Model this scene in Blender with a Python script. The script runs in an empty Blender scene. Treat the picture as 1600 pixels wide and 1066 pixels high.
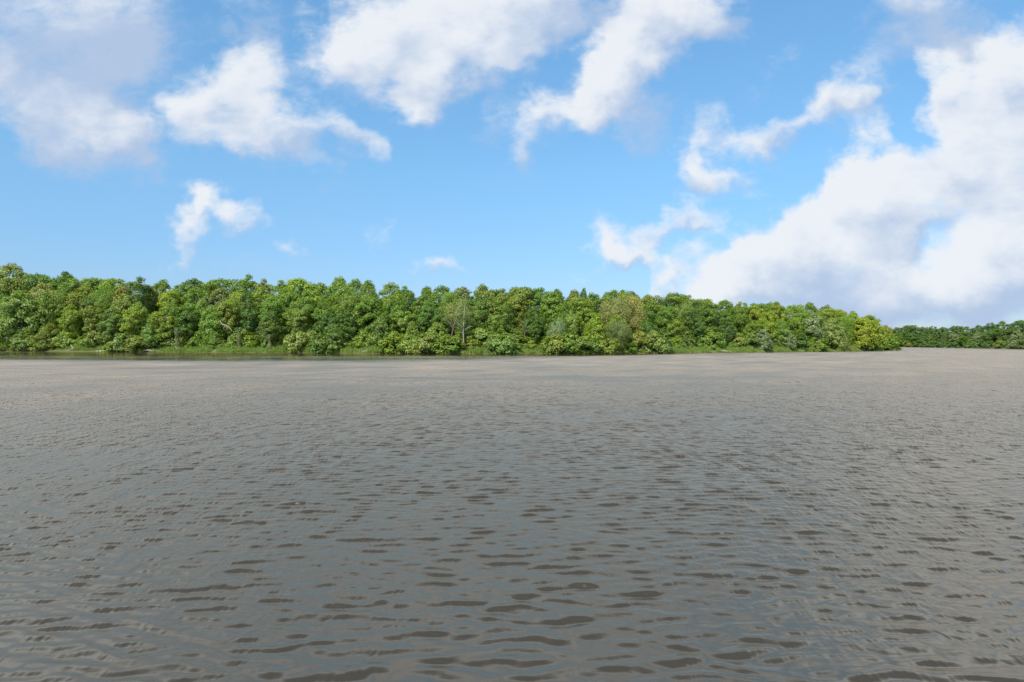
import bpy, math, random
import numpy as np
from mathutils import Vector
S = bpy.context.scene
COL = S.collection
R = math.radians

# ------------------------------------------------------------------ camera
CAM_H, F, HY = 3.0, 1067.0, 537.0           # eye height, focal length in photo pixels, horizon row
cam = bpy.data.cameras.new('camera'); camo = bpy.data.objects.new('camera', cam); COL.objects.link(camo)
camo.location = (0, 0, CAM_H)
camo.rotation_euler = (R(90) + math.atan((HY - 533) / F), 0, 0)
cam.sensor_width = 36; cam.lens = 36 * F / 1600; cam.clip_end = 6000; cam.clip_start = 0.1
S.camera = camo
S.view_settings.view_transform = 'Standard'; S.view_settings.look = 'None'
S.view_settings.exposure = 0.45; S.view_settings.gamma = 1
S.render.engine = 'CYCLES'
try:
    S.cycles.max_bounces = 6; S.cycles.diffuse_bounces = 2; S.cycles.glossy_bounces = 3
    S.cycles.transmission_bounces = 3; S.cycles.transparent_max_bounces = 4
    S.cycles.caustics_reflective = False; S.cycles.caustics_refractive = False
except Exception: pass

SUN_EL, SUN_AZ = R(50), R(212)               # azimuth clockwise from +Y: behind the camera, to the left
sd = bpy.data.lights.new('sun', 'SUN'); sd.energy = 4.8; sd.angle = R(0.6); sd.color = (1, 0.955, 0.87)
so = bpy.data.objects.new('sun', sd); COL.objects.link(so)
sdir = Vector((math.sin(SUN_AZ) * math.cos(SUN_EL), math.cos(SUN_AZ) * math.cos(SUN_EL), math.sin(SUN_EL)))
so.rotation_euler = sdir.to_track_quat('Z', 'Y').to_euler(); so.location = (0, 0, 80)

# ------------------------------------------------------------------ sky
W = bpy.data.worlds.new('World'); S.world = W; W.use_nodes = True
nt = W.node_tree; nt.nodes.clear()
def nd(t, tree=None, **kw):
    n = (tree or nt).nodes.new(t)
    for k, v in kw.items(): setattr(n, k, v)
    return n
def mk(tree):
    """math / wiring helpers bound to one node tree"""
    L = tree.links.new
    def put(sock, v):
        if isinstance(v, bpy.types.NodeSocket): L(v, sock)
        else: sock.default_value = v
    def m(op, a, b=0.0, c=0.0, clamp=False):
        n = nd('ShaderNodeMath', tree, operation=op, use_clamp=clamp)
        put(n.inputs[0], a); put(n.inputs[1], b); put(n.inputs[2], c); return n.outputs[0]
    def vm(op, a, b=(0, 0, 0)):
        n = nd('ShaderNodeVectorMath', tree, operation=op); put(n.inputs[0], a)
        if op == 'SCALE': put(n.inputs['Scale'], b)
        else: put(n.inputs[1], b)
        return n.outputs['Value'] if op in ('LENGTH', 'DOT_PRODUCT') else n.outputs[0]
    def mr(v, a, b, c=0.0, d=1.0, kind='SMOOTHSTEP'):
        n = nd('ShaderNodeMapRange', tree, interpolation_type=kind)
        put(n.inputs[0], v); put(n.inputs[1], a); put(n.inputs[2], b); put(n.inputs[3], c); put(n.inputs[4], d)
        return n.outputs[0]
    def mix(f, a, b, blend='MIX'):
        n = nd('ShaderNodeMix', tree, data_type='RGBA', blend_type=blend); put(n.inputs[0], f)
        put(n.inputs[6], a); put(n.inputs[7], b); return n.outputs[2]
    def noise(vec, scale, detail=6, rough=0.55, dist=0.0, out='Fac'):
        n = nd('ShaderNodeTexNoise', tree); put(n.inputs['Vector'], vec)
        n.inputs['Scale'].default_value = scale; n.inputs['Detail'].default_value = detail
        n.inputs['Roughness'].default_value = rough; n.inputs['Distortion'].default_value = dist
        return n.outputs[out]
    return L, put, m, vm, mr, mix, noise
L, put, m, vm, mr, mix, noise = mk(nt)
tc = nd('ShaderNodeTexCoord'); gen = tc.outputs['Generated']
sep = nd('ShaderNodeSeparateXYZ'); L(gen, sep.inputs[0])
dx, dy, dz = sep.outputs
front = mr(dy, 0.15, 0.35)
dyc = m('MAXIMUM', dy, 0.12)
comb = nd('ShaderNodeCombineXYZ'); L(m('DIVIDE', dx, dyc), comb.inputs[0]); L(m('DIVIDE', dz, dyc), comb.inputs[1])
uv = comb.outputs[0]
warp = noise(uv, 5.0, 4, 0.58, 0.0, 'Color')
warp = vm('SCALE', vm('SUBTRACT', warp, (0.5, 0.5, 0.5)), 0.155)
warp2 = vm('SCALE', vm('SUBTRACT', noise(uv, 20.0, 4, 0.62, 0.0, 'Color'), (0.5, 0.5, 0.5)), 0.05)
p = vm('ADD', vm('ADD', uv, warp), warp2)
# cloud banks: centre x, y, half width, half height, tilt (degrees, counter-clockwise), density, whiteness
CL = [
 (40, 50, 260, 120, 0, .85, .30), (190, 60, 110, 150, 8, .75, .22), (60, 170, 190, 60, -28, .75, .45),
 (170, 175, 110, 34, -38, .9, .85), (215, 225, 45, 32, -30, .8, .85), (130, 230, 150, 55, -20, .42, .4),
 (370, 30, 60, 80, 10, .42, .4), (350, 150, 80, 62, 25, .88, .85), (300, 195, 46, 60, 60, .75, .9),
 (400, 110, 60, 50, -40, .6, .7), (440, 205, 110, 46, -8, .72, .7), (400, 240, 110, 26, -8, .45, .6),
 (540, 220, 60, 26, -18, .62, .75), (575, 255, 22, 30, 0, .5, .8), (495, 275, 46, 16, -25, .42, .7),
 (350, 330, 62, 27, -6, .95, .95), (295, 325, 38, 24, 20, .85, 1.), (285, 365, 26, 36, 10, .8, .9), (285, 398, 50, 16, 0, .3, .8),
 (690, 20, 190, 95, 4, 1.05, .95), (590, 60, 90, 62, 30, 1.0, 1.), (520, 85, 70, 42, 0, .8, .9), (720, 90, 130, 55, -4, .9, .78),
 (655, 150, 60, 48, 55, .85, .85), (800, 50, 100, 60, 10, .7, .6), (650, 185, 36, 20, 0, .6, .8), (600, 140, 110, 30, 0, .4, .5),
 (870, 5, 170, 40, 0, .8, .6), (835, 205, 40, 62, -15, .62, .6), (855, 170, 26, 26, 0, .5, .8), (830, 240, 30, 28, 0, .4, .4),
 (770, 185, 50, 26, 60, .35, .5),
 (1010, 40, 110, 70, 42, 1.15, 1.), (950, 110, 92, 52, 48, 1.1, 1.), (915, 155, 45, 34, 40, .9, 1.), (1060, 10, 110, 45, 10, .8, .75),
 (990, 175, 62, 62, 20, .55, .25), (990, 220, 42, 50, 0, .34, .15), (1110, 20, 60, 50, 30, .4, .6),
 (1200, 110, 70, 34, 55, .34, .6), (1130, 20, 60, 20, 0, .3, .5),
 (1340, 145, 58, 46, 20, .78, .85), (1280, 190, 70, 40, 28, .68, .75), (1190, 215, 80, 30, 14, .74, .85),
 (1100, 195, 46, 42, 50, .55, .8), (1080, 240, 34, 56, 20, .58, .8), (1120, 288, 72, 28, 14, .82, .9), (1070, 285, 32, 30, 0, .72, .85),
 (1445, 28, 120, 58, -10, .98, .38), (1430, 90, 130, 30, 0, .55, .35), (1362, 210, 26, 26, 0, .6, .85), (1515, 80, 36, 20, 0, .34, .6),
 (1590, 110, 52, 76, -30, 1.0, .9), (1560, 190, 130, 110, 0, 1.1, .85), (1480, 150, 60, 60, 20, .8, .85), (1590, 330, 140, 110, 0, 1.0, .7),
 (1500, 280, 80, 85, 0, .75, .65), (1560, 420, 180, 60, 10, 1.1, .95), (1590, 470, 240, 50, 0, .95, .25),
 (1380, 285, 105, 62, 30, 1.15, 1.), (1330, 310, 70, 50, 0, 1.0, 1.), (1240, 370, 120, 72, 18, 1.2, .97), (1170, 420, 115, 66, 10, 1.15, 1.),
 (1390, 350, 110, 75, 20, 1.1, .7), (1330, 415, 150, 82, 0, 1.1, .45), (1110, 458, 60, 26, 0, .85, .95), (1300, 465, 190, 42, 0, .85, .2),
 (950, 375, 42, 30, -40, .72, .9), (985, 395, 60, 17, -10, .72, .85), (1050, 365, 72, 24, 16, .82, .9), (1050, 412, 62, 30, 20, .88, .85),
 (1025, 445, 36, 20, 50, .7, .8), (910, 415, 30, 12, 0, .4, .8),
 (410, 185, 150, 85, -15, .42, .8), (1450, 388, 44, 22, 35, -.5, .5), (1408, 185, 50, 60, 10, -.6, .7), (1280, 265, 60, 45, 20, -.6, .8), (1180, 345, 50, 26, 30, -.6, .9), (1110, 392, 60, 14, 25, -.6, .9), (1005, 425, 55, 18, -10, -.7, .9), (1062, 388, 60, 10, 20, -.6, .9), (1075, 440, 40, 26, 40, -.3, .9), (1440, 300, 26, 60, 10, -.35, .7),
 (690, 417, 34, 12, 0, .58, .9), (470, 385, 34, 12, -10, .38, .8), (615, 380, 22, 16, -60, .32, .8), (390, 415, 60, 10, 0, .3, .8),
]
acc = None
def vma(a_, b_, c_):
    n = nd('ShaderNodeVectorMath', operation='MULTIPLY_ADD'); put(n.inputs[0], a_); put(n.inputs[1], b_); put(n.inputs[2], c_); return n.outputs[0]
for cx, cy, rx, ry, an, de, wh in CL:
    if cx < 600: de *= .86 if wh > .5 else 1.12
    mp = nd('ShaderNodeMapping', vector_type='TEXTURE')
    L(p if acc is None else vma(acc, (1e-7, 1e-7, 0), p), mp.inputs[0])     # chained, so that the node stack stays small
    mp.inputs['Location'].default_value = ((cx - 800) / F, (HY - cy) / F, 0)
    mp.inputs['Rotation'].default_value = (0, 0, R(an))
    mp.inputs['Scale'].default_value = ((rx * 1.32 + 9) / F, (ry * 1.32 + 9) / F, 1e3)
    d = mr(vm('LENGTH', mp.outputs[0]), 1.0, 0.0, 0.0, de)
    la = math.atan2(.88, -.47) - R(an)
    n_ = vm('DOT_PRODUCT', mp.outputs[0], (math.cos(la), math.sin(la), 0))        # lit side of each billow
    cb = nd('ShaderNodeCombineXYZ'); L(d, cb.inputs[0]); L(d, cb.inputs[1]); L(m('MULTIPLY', d, n_), cb.inputs[2])
    acc = vma(cb.outputs[0], (1, wh, 1), acc if acc is not None else (0, 0, 0))
sa = nd('ShaderNodeSeparateXYZ'); L(acc, sa.inputs[0]); Dn, Wn, Ln = sa.outputs
white = m('DIVIDE', Wn, m('MAXIMUM', Dn, 0.08), clamp=True)
litside = m('DIVIDE', Ln, m('MAXIMUM', Dn, 0.2))
st = nd('ShaderNodeMapping'); L(uv, st.inputs[0]); st.inputs['Rotation'].default_value = (0, 0, R(-25)); st.inputs['Scale'].default_value = (1, 1.7, 1)
fb = noise(st.outputs[0], 9.0, 9, 0.6, 0.35)
fb2 = noise(st.outputs[0], 30.0, 5, 0.65, 0.6)
D2 = m('ADD', m('MINIMUM', m('MULTIPLY', Dn, 1.0), 1.22), m('MULTIPLY', m('SUBTRACT', fb, 0.5), 1.35))
D2 = m('ADD', D2, m('MULTIPLY', m('SUBTRACT', fb2, 0.5), 0.80))
alpha_f = m('MULTIPLY', mr(D2, 0.06, m('MULTIPLY_ADD', white, -0.30, 1.36)), front)
# unseen cloud above and behind the view, added to grey the water's reflections
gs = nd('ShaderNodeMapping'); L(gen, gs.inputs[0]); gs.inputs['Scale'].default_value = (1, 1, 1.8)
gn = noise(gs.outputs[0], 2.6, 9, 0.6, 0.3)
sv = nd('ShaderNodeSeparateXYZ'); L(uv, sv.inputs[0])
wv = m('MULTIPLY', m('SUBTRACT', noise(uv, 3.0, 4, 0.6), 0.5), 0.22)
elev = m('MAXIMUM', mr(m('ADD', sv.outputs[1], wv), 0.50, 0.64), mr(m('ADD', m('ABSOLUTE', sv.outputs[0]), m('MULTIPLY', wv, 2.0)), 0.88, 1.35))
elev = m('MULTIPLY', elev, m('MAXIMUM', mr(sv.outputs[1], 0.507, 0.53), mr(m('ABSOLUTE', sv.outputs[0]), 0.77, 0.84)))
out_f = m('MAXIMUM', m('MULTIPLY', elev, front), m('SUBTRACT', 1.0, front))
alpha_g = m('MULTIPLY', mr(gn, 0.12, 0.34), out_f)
alpha = m('MAXIMUM', alpha_f, alpha_g)
shade = m('MULTIPLY_ADD', m('SUBTRACT', noise(st.outputs[0], 5.0, 8, 0.55, 0.2), 0.5), 1.5, m('MULTIPLY_ADD', litside, 1.15, m('SUBTRACT', white, 0.09)))
shade = m('MULTIPLY_ADD', m('SUBTRACT', noise(st.outputs[0], 15.0, 5, 0.6, 0.3), 0.5), 0.7, shade)
# thick middles of bright clouds stay white, thin skirts pick up the sky
ccol = mix(mr(shade, 0.05, 0.95), (0.33, 0.42, 0.57, 1), (0.625, 0.65, 0.685, 1))
gcol = mix(mr(noise(gs.outputs[0], 3.6, 8, 0.6, 0.4), 0.34, 0.66), (0.72, 0.85, 1.02, 1), (1.30, 1.52, 1.80, 1))  # made brighter than real cloud, to lighten the water
gcol = mix(mr(dz, 0.47, 0.75), gcol, (0.11, 0.13, 0.17, 1))  # darkened overhead, so that ripples tilted to the viewer reflect dark
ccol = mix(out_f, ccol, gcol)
sky = nd('ShaderNodeTexSky', sky_type='NISHITA'); sky.sun_disc = False
sky.sun_elevation = SUN_EL; sky.sun_rotation = SUN_AZ; sky.altitude = 200; sky.air_density = 1.0; sky.dust_density = 0.3; sky.ozone_density = 1.5
SKY_TINT = mix(mr(dz, 0.0, 0.24, kind='LINEAR'), (0.38, 0.445, 0.68, 1), mix(mr(dz, 0.24, 0.42, kind='LINEAR'), (0.68, 0.95, 1.03, 1), (0.80, 1.17, 1.24, 1)))
b1 = nd('ShaderNodeBackground'); L(mix(1.0, sky.outputs[0], SKY_TINT, 'MULTIPLY'), b1.inputs[0]); b1.inputs[1].default_value = 0.125
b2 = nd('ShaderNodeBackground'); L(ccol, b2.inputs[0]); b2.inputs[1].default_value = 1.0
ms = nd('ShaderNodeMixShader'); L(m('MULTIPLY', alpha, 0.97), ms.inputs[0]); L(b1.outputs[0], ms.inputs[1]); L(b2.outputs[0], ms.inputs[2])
wo = nd('ShaderNodeOutputWorld'); L(ms.outputs[0], wo.inputs[0])

# ------------------------------------------------------------------ helpers
rng = np.random.default_rng(7); random.seed(7)
def mesh_np(name, V, Q, smooth=False, mat=None):
    """V (n,3); Q (m,3 or 4) vertex indices"""
    me = bpy.data.meshes.new(name); k = Q.shape[1]
    me.vertices.add(len(V)); me.vertices.foreach_set('co', np.ascontiguousarray(V, dtype=np.float32).ravel())
    me.loops.add(Q.size); me.loops.foreach_set('vertex_index', np.ascontiguousarray(Q, dtype=np.int32).ravel())
    me.polygons.add(len(Q)); me.polygons.foreach_set('loop_start', np.arange(0, Q.size, k, dtype=np.int32))
    me.polygons.foreach_set('use_smooth', np.full(len(Q), smooth))
    me.update(calc_edges=True)
    if mat: me.materials.append(mat)
    return me
def link(name, me, parent=None):
    o = bpy.data.objects.new(name, me); COL.objects.link(o)
    if parent: o.parent = parent
    return o
def tag(o, label=None, cat=None, group=None, kind=None):
    for k, v in (('label', label), ('category', cat), ('group', group), ('kind', kind)):
        if v: o[k] = v
    return o
def material(name):
    mt = bpy.data.materials.new(name); mt.use_nodes = True
    t = mt.node_tree; t.nodes.clear(); return mt, t
def P(px, d):                                  # photo column and distance ahead -> ground x, y
    return (px - 800) / F * d, d
# shoreline of the wooded bank and of the bank far to the right, as distance ahead per photo column
SX = [-900, -300, 0, 300, 500, 650, 900, 1050, 1200, 1320, 1375, 1396]
SD = [420, 320, 262, 229, 213, 197, 200, 207, 229, 256, 285, 312]
FX = [-900, 1300, 1400, 1500, 1600, 1800, 2600]
FD = [800, 700, 600, 457, 358, 240, 110]
def shore(px): return np.interp(px, SX, SD) + 1.6 * np.sin(np.asarray(px) * 0.031) + 0.9 * np.sin(np.asarray(px) * 0.083 + 1) + 0.5 * np.sin(np.asarray(px) * 0.31)
def fshore(px): return np.interp(px, FX, FD)
TIP = 1399
GX = [-300, 0, 200, 500, 800, 1200, 1400]; GH = [10, 10, 7, 4.5, 4, 4, 2]
def ground_z(px, d):
    """height of the land at photo column px, distance ahead d"""
    px = np.asarray(px, float); d = np.asarray(d, float)
    dep = d - shore(px)
    side = (TIP - px) / F * d * 0.8
    dep = np.minimum(dep, side)
    G = np.interp(px, GX, GH)
    prof = np.interp(dep, [-60, -6, 0, 1.2, 3, 7, 40, 120], [-3, -.55, 0, .28, .75, 1.5, 1.5, 1.5])
    prof = prof + np.interp(dep, [7, 42], [0, 1]) * G
    fd = d - fshore(px)
    fz = np.interp(fd, [-40, -5, 0, 2, 8, 60, 400], [-3, -.5, 0, .5, 1.3, 7, 9])
    return np.maximum(prof, fz)

# ------------------------------------------------------------------ ground
az = np.concatenate([np.linspace(-2600, -40, 70), np.arange(-30, 1360, 7), np.arange(1360, 1420, 2), np.arange(1424, 1640, 8), np.linspace(1650, 3600, 60)])
dd = np.concatenate([[-60, -20, 0, 5, 20, 50, 100, 130], np.arange(150, 350, 1.5), np.arange(352, 700, 6), [720, 780, 900, 1200, 2000, 4000]])
A, Dm = np.meshgrid(az, dd, indexing='xy')
Z = ground_z(A, np.maximum(Dm, 1)); Z = np.where(Dm < 60, -3, Z)
Z = Z + np.where(Z > 0.1, 0.12 * np.sin(A * .19 + Dm * .5) * np.sin(Dm * .7 - A * .05), 0)
X = (A - 800) / F * np.maximum(Dm, 30)
V = np.stack([X, Dm, Z], -1).reshape(-1, 3)
nr, nc = A.shape
I = np.arange(nr * nc).reshape(nr, nc)
Q = np.stack([I[:-1, :-1], I[:-1, 1:], I[1:, 1:], I[1:, :-1]], -1).reshape(-1, 4)
mt, t = material('bank_soil')
l, pt, mm, vv, mrr, mx, ns = mk(t)
g = nd('ShaderNodeNewGeometry', t); sp = nd('ShaderNodeSeparateXYZ', t); l(g.outputs['Position'], sp.inputs[0])
n1 = ns(g.outputs['Position'], 0.35, 6, 0.6); n2 = ns(g.outputs['Position'], 2.2, 6, 0.65)
h = mm('ADD', sp.outputs[2], mm('MULTIPLY', mm('SUBTRACT', n1, 0.5), 0.5))
mud = mx(n2, (0.06, 0.036, 0.02, 1), (0.14, 0.10, 0.058, 1))
grassc = mx(n2, (0.05, 0.075, 0.018, 1), (0.12, 0.15, 0.035, 1))
litter = mx(n2, (0.03, 0.028, 0.016, 1), (0.05, 0.06, 0.02, 1))
c = mx(mrr(h, 0.04, 0.26), mud, grassc); c = mx(mrr(h, 1.3, 1.9), c, litter)
b = nd('ShaderNodeBsdfPrincipled', t); l(c, b.inputs['Base Color']); b.inputs['Roughness'].default_value = 0.95
bp = nd('ShaderNodeBump', t); bp.inputs['Distance'].default_value = 0.15; l(n2, bp.inputs['Height']); l(bp.outputs[0], b.inputs['Normal'])
o = nd('ShaderNodeOutputMaterial', t); l(b.outputs[0], o.inputs[0])
go = link('ground', mesh_np('ground', V, Q, True, mt)); tag(go, 'muddy brown river bank rising under the trees', kind='structure')

# ------------------------------------------------------------------ water
ys = [4.0]
while ys[-1] < 330: ys.append(ys[-1] + 0.020 + 0.0010 * ys[-1])
y_in = np.array(ys)
NCOL = 1150
s_in = np.linspace(-1, 1, NCOL)
halfw = 0.82 * y_in + 6
Xw = s_in[None, :] * halfw[:, None]
Yw = np.repeat(y_in[:, None], NCOL, 1)
def lown(x, y, seed, n=14, k0=0.05, k1=0.6, ax=0.35):
    """smooth random field, roughly -1..1, longer along x"""
    r = np.random.default_rng(seed); out = np.zeros_like(x)
    for i in range(n):
        k = np.exp(r.uniform(np.log(k0), np.log(k1))); a = r.uniform(0, 2 * np.pi)
        out += np.sin(k * np.cos(a) * ax * x + k * np.sin(a) * y + r.uniform(0, 6.28))
    return out / math.sqrt(n / 2) * 0.6
pxw = 800 + F * Xw / Yw
pyw = HY + CAM_H * F / Yw
wob = lown(Xw, Yw, 3, 10, 0.02, 0.12, 0.25)
def band(v, a, b, c, d): return np.clip((v - a) / (b - a), 0, 1) * np.clip((d - v) / (d - c), 0, 1)
calm = 1.0 - 0.09 * np.clip(lown(Xw, Yw, 5, 16, 0.03, 0.5, 0.3), -1, 1)
near_shore = band(Yw / shore(pxw), 0.50, 0.56, 1.1, 1.2)
edge_lim = np.interp(pxw, [-200, 300, 600, 900, 1100, 1700], [0.44, .45, .50, .70, .94, .99]) + wob * 0.05
near_shore = np.clip((Yw / shore(pxw) - edge_lim + 0.03) / 0.12, 0, 1)
sheen = np.clip(lown(Xw, Yw, 8, 12, 0.05, 0.25, 0.12) * 1.5 + 0.3, 0, 1) * np.interp(pxw, [300, 700, 1000], [0.25, .6, .9])
calm *= 1 - near_shore * 0.995 * (1 - 0.3 * sheen)
streak = np.exp(-((Yw - (60 + 2.5 * wob + 0.004 * (pxw - 500))) / 3.6) ** 2) * np.interp(pxw, [-50, 60, 400, 520, 900, 1200], [.6, .45, .6, .85, .7, .2])
calm *= 1 - 0.97 * streak * np.clip(0.75 + 0.8 * lown(Xw, Yw, 12, 12, .2, 2.5, .3), 0, 1)
calm *= 1 - 0.75 * np.exp(-((Yw - (88 + 4 * wob)) / 5.5) ** 2) * np.interp(pxw, [-50, 200, 700, 1100], [.9, .8, .5, 0]) * np.clip(0.6 + lown(Xw, Yw, 13, 10, .1, .6, .3), 0, 1)
calm *= 1 + np.interp(Yw, [5, 22, 60, 120], [0.04, .12, .35, .5]) * np.clip(lown(Xw, Yw, 61, 24, .3, 2.4, .6), -1.2, 1.2)
calm = np.clip(calm, 0.012, 1.5)
spacing = np.maximum(np.gradient(y_in)[:, None] * 1.0, 0)
r = np.random.default_rng(21)
Zw = np.zeros_like(Xw); lost = np.zeros((len(y_in), 1)); 
warpx = 0.10 * lown(Xw, Yw, 31, 10, 0.2, 0.8, 0.8); warpy = 0.05 * lown(Xw, Yw, 32, 10, 0.2, 0.8, 0.8)
xs_, ys_ = Xw + warpx, Yw + warpy
NW = 300
mod1 = 0.95 + 0.14 * lown(Xw, Yw, 41, 12, 0.3, 1.6, 0.6); mod2 = 0.95 + 0.14 * lown(Xw, Yw, 42, 12, 0.3, 1.6, 0.6)
for i in range(NW):
    lam = math.exp(r.uniform(math.log(0.145), math.log(1.4))) if i < 265 else math.exp(r.uniform(math.log(1.2), math.log(7)))
    k = 2 * math.pi / lam
    base = R(90) + (R(9) if i % 2 else R(-11))
    a = r.normal(base, R(20) if lam < 0.7 else R(15))
    while abs(a - R(90)) > R(42): a = r.normal(base, R(16))
    slope = (0.0198 * math.exp(-((math.log(lam / 0.25)) / 0.8) ** 2) if i < 265 else 0.0026) * r.uniform(.6, 1.4)
    amp = slope / k
    w = np.exp(-(k * spacing / 1.9) ** 4)
    lost = lost + (slope ** 2 / 2) * (1 - w ** 2)
    if w.max() < 1e-3: continue
    rows = int(np.searchsorted(-w[:, 0], -1e-3))
    ph = k * (math.cos(a) * xs_[:rows] + math.sin(a) * ys_[:rows]) + r.uniform(0, 6.28)
    Zw[:rows] += (amp * w[:rows]) * np.sin(ph) * (mod1 if i % 2 else mod2)[:rows]
Zw *= calm
Yw = Yw - 0.7 * Zw                     # crests lean towards the viewer's bank, as under a light breeze
Zw += 0.0
slope_var = lost * 1.25 * calm ** 2 + 0.00002
rough = (2 * slope_var) ** 0.25
# outer skirts
xl = [-3500, -900, -420]; 
def ext(a, lv, rv): return np.concatenate([lv, a, rv], 1)
nR = len(y_in)
XL = np.stack([np.full(nR, -3500.), np.full(nR, -1200.), -halfw - 60], 1); XR = -XL[:, ::-1]
Xf = ext(Xw, XL, XR); one = np.ones((nR, 3))
yc = y_in[:, None]; Yw[:, 0] = y_in; Yw[:, -1] = y_in; Yf = ext(Yw, yc * one, yc * one); Zf = ext(Zw, 0 * one, 0 * one); Rf = ext(rough, .4 * one, .4 * one)
Zf[:, 3] = 0; Zf[:, -4] = 0
def fullrow(y, x=None):
    return Xf[0] if x == 0 else Xf[-1], np.full(Xf.shape[1], y), np.zeros(Xf.shape[1])
Xt, Yt, Zt, Rt = [], [], [], []
for y in (-400, -60, 0): Xt.append(Xf[0]); Yt.append(np.full(Xf.shape[1], float(y))); Zt.append(0 * Xf[0]); Rt.append(0 * Xf[0] + .3)
Zf[0] = 0
Xb, Yb, Zb, Rb = [], [], [], []
for y in (360, 420, 500, 600, 800, 1600, 3900): Xb.append(Xf[-1] * 1.0); Yb.append(np.full(Xf.shape[1], float(y))); Zb.append(0 * Xf[0]); Rb.append(Rf[-1])
Xf = np.vstack([Xt, Xf, Xb]); Yf = np.vstack([Yt, Yf, Yb]); Zf = np.vstack([Zt, Zf, Zb]); Rf = np.vstack([Rt, Rf, Rb])
nr, nc = Xf.shape; I = np.arange(nr * nc, dtype=np.int32).reshape(nr, nc)
Q = np.stack([I[:-1, :-1], I[:-1, 1:], I[1:, 1:], I[1:, :-1]], -1).reshape(-1, 4)
mt, t = material('river_water')
l, pt, mm, vv, mrr, mx, ns = mk(t)
at = nd('ShaderNodeAttribute', t, attribute_name='ripple'); ro = at.outputs['Fac']
tcw = nd('ShaderNodeTexCoord', t)
mpw = nd('ShaderNodeMapping', t); l(tcw.outputs['Object'], mpw.inputs[0]); mpw.inputs['Scale'].default_value = (0.45, 1, 1)
nfine = ns(mpw.outputs[0], 9.0, 3, 0.5, 0.2)
nmid = ns(mpw.outputs[0], 2.6, 4, 0.6, 0.3)
b = nd('ShaderNodeBsdfDiffuse', t)
silt = ns(tcw.outputs['Object'], 0.03, 4, 0.5)
l(mx(silt, (0.026, 0.0250, 0.021, 1), (0.033, 0.031, 0.026, 1)), b.inputs['Color'])
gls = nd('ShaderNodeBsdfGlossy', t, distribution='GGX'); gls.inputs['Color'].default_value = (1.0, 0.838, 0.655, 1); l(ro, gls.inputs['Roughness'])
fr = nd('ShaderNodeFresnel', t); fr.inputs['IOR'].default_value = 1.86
wm = nd('ShaderNodeMixShader', t)
bp = nd('ShaderNodeBump', t); bp.inputs['Strength'].default_value = 1.0; bp.inputs['Distance'].default_value = 1.0
mpb = nd('ShaderNodeMapping', t); l(tcw.outputs['Object'], mpb.inputs[0]); mpb.inputs['Scale'].default_value = (1.1, 0.30, 1)
nbig = ns(mpb.outputs[0], 2.0, 3, 0.7, 0.3)
farm = mrr(ro, 0.16, 0.38)
hgt = mm('ADD', mm('MULTIPLY', nfine, mrr(ro, 0.12, 0.24, 0.00008, 0.0011)), mm('MULTIPLY', nmid, mm('MULTIPLY', farm, 0.05)))
hgt = mm('ADD', hgt, mm('MULTIPLY', nbig, mm('MULTIPLY', farm, 0.16)))
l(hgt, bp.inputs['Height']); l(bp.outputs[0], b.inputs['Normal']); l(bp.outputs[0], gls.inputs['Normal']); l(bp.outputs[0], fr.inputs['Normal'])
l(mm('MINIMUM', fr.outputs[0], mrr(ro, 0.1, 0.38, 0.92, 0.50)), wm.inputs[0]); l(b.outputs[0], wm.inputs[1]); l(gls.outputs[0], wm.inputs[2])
o = nd('ShaderNodeOutputMaterial', t); l(wm.outputs[0], o.inputs[0])
me = mesh_np('water', np.stack([Xf, Yf, Zf], -1).reshape(-1, 3), Q, True, mt)
a_ = me.attributes.new('ripple', 'FLOAT', 'POINT'); a_.data.foreach_set('value', Rf.ravel().astype(np.float32))
wo_ = link('water', me); tag(wo_, 'wide grey rippled river surface', kind='structure')
del Xf, Yf, Zf, Rf, Xw, Yw, Zw, xs_, ys_, warpx, warpy, mod1, mod2, calm, near_shore, sheen, streak, Q, I

# ------------------------------------------------------------------ vegetation materials
def leaf_material(name):
    mt, t = material(name)
    l, pt, mm, vv, mrr, mx, ns = mk(t)
    oi = nd('ShaderNodeObjectInfo', t); g = nd('ShaderNodeNewGeometry', t); rnd = g.outputs['Random Per Island']
    tcx = nd('ShaderNodeTexCoord', t)
    cl = ns(tcx.outputs['Object'], 0.45, 3, 0.5)
    col = oi.outputs['Color']
    hsv = nd('ShaderNodeHueSaturation', t); l(col, hsv.inputs['Color'])
    l(mm('MULTIPLY_ADD', mm('SUBTRACT', cl, 0.5), 0.10, 0.5), hsv.inputs['Hue'])
    l(mm('MULTIPLY_ADD', rnd, 0.62, 0.72), hsv.inputs['Value'])
    hsv.inputs['Saturation'].default_value = 1.0
    silver = mm('MULTIPLY', mrr(rnd, 0.45, 0.5), oi.outputs['Alpha'])
    col = mx(silver, hsv.outputs[0], (0.34, 0.40, 0.24, 1))
    df = nd('ShaderNodeBsdfDiffuse', t); l(col, df.inputs[0])
    tr = nd('ShaderNodeBsdfTranslucent', t); l(mx(1.0, col, (1.25, 1.3, 0.55, 1), 'MULTIPLY'), tr.inputs[0])
    m1 = nd('ShaderNodeMixShader', t); m1.inputs[0].default_value = 0.38; l(df.outputs[0], m1.inputs[1]); l(tr.outputs[0], m1.inputs[2])
    gl = nd('ShaderNodeBsdfGlossy', t); gl.inputs['Roughness'].default_value = 0.5; gl.inputs[0].default_value = (.8, .85, .9, 1)
    m2 = nd('ShaderNodeMixShader', t); m2.inputs[0].default_value = 0.035; l(m1.outputs[0], m2.inputs[1]); l(gl.outputs[0], m2.inputs[2])
    o = nd('ShaderNodeOutputMaterial', t); l(m2.outputs[0], o.inputs[0])
    return mt
LEAF = leaf_material('foliage')
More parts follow.
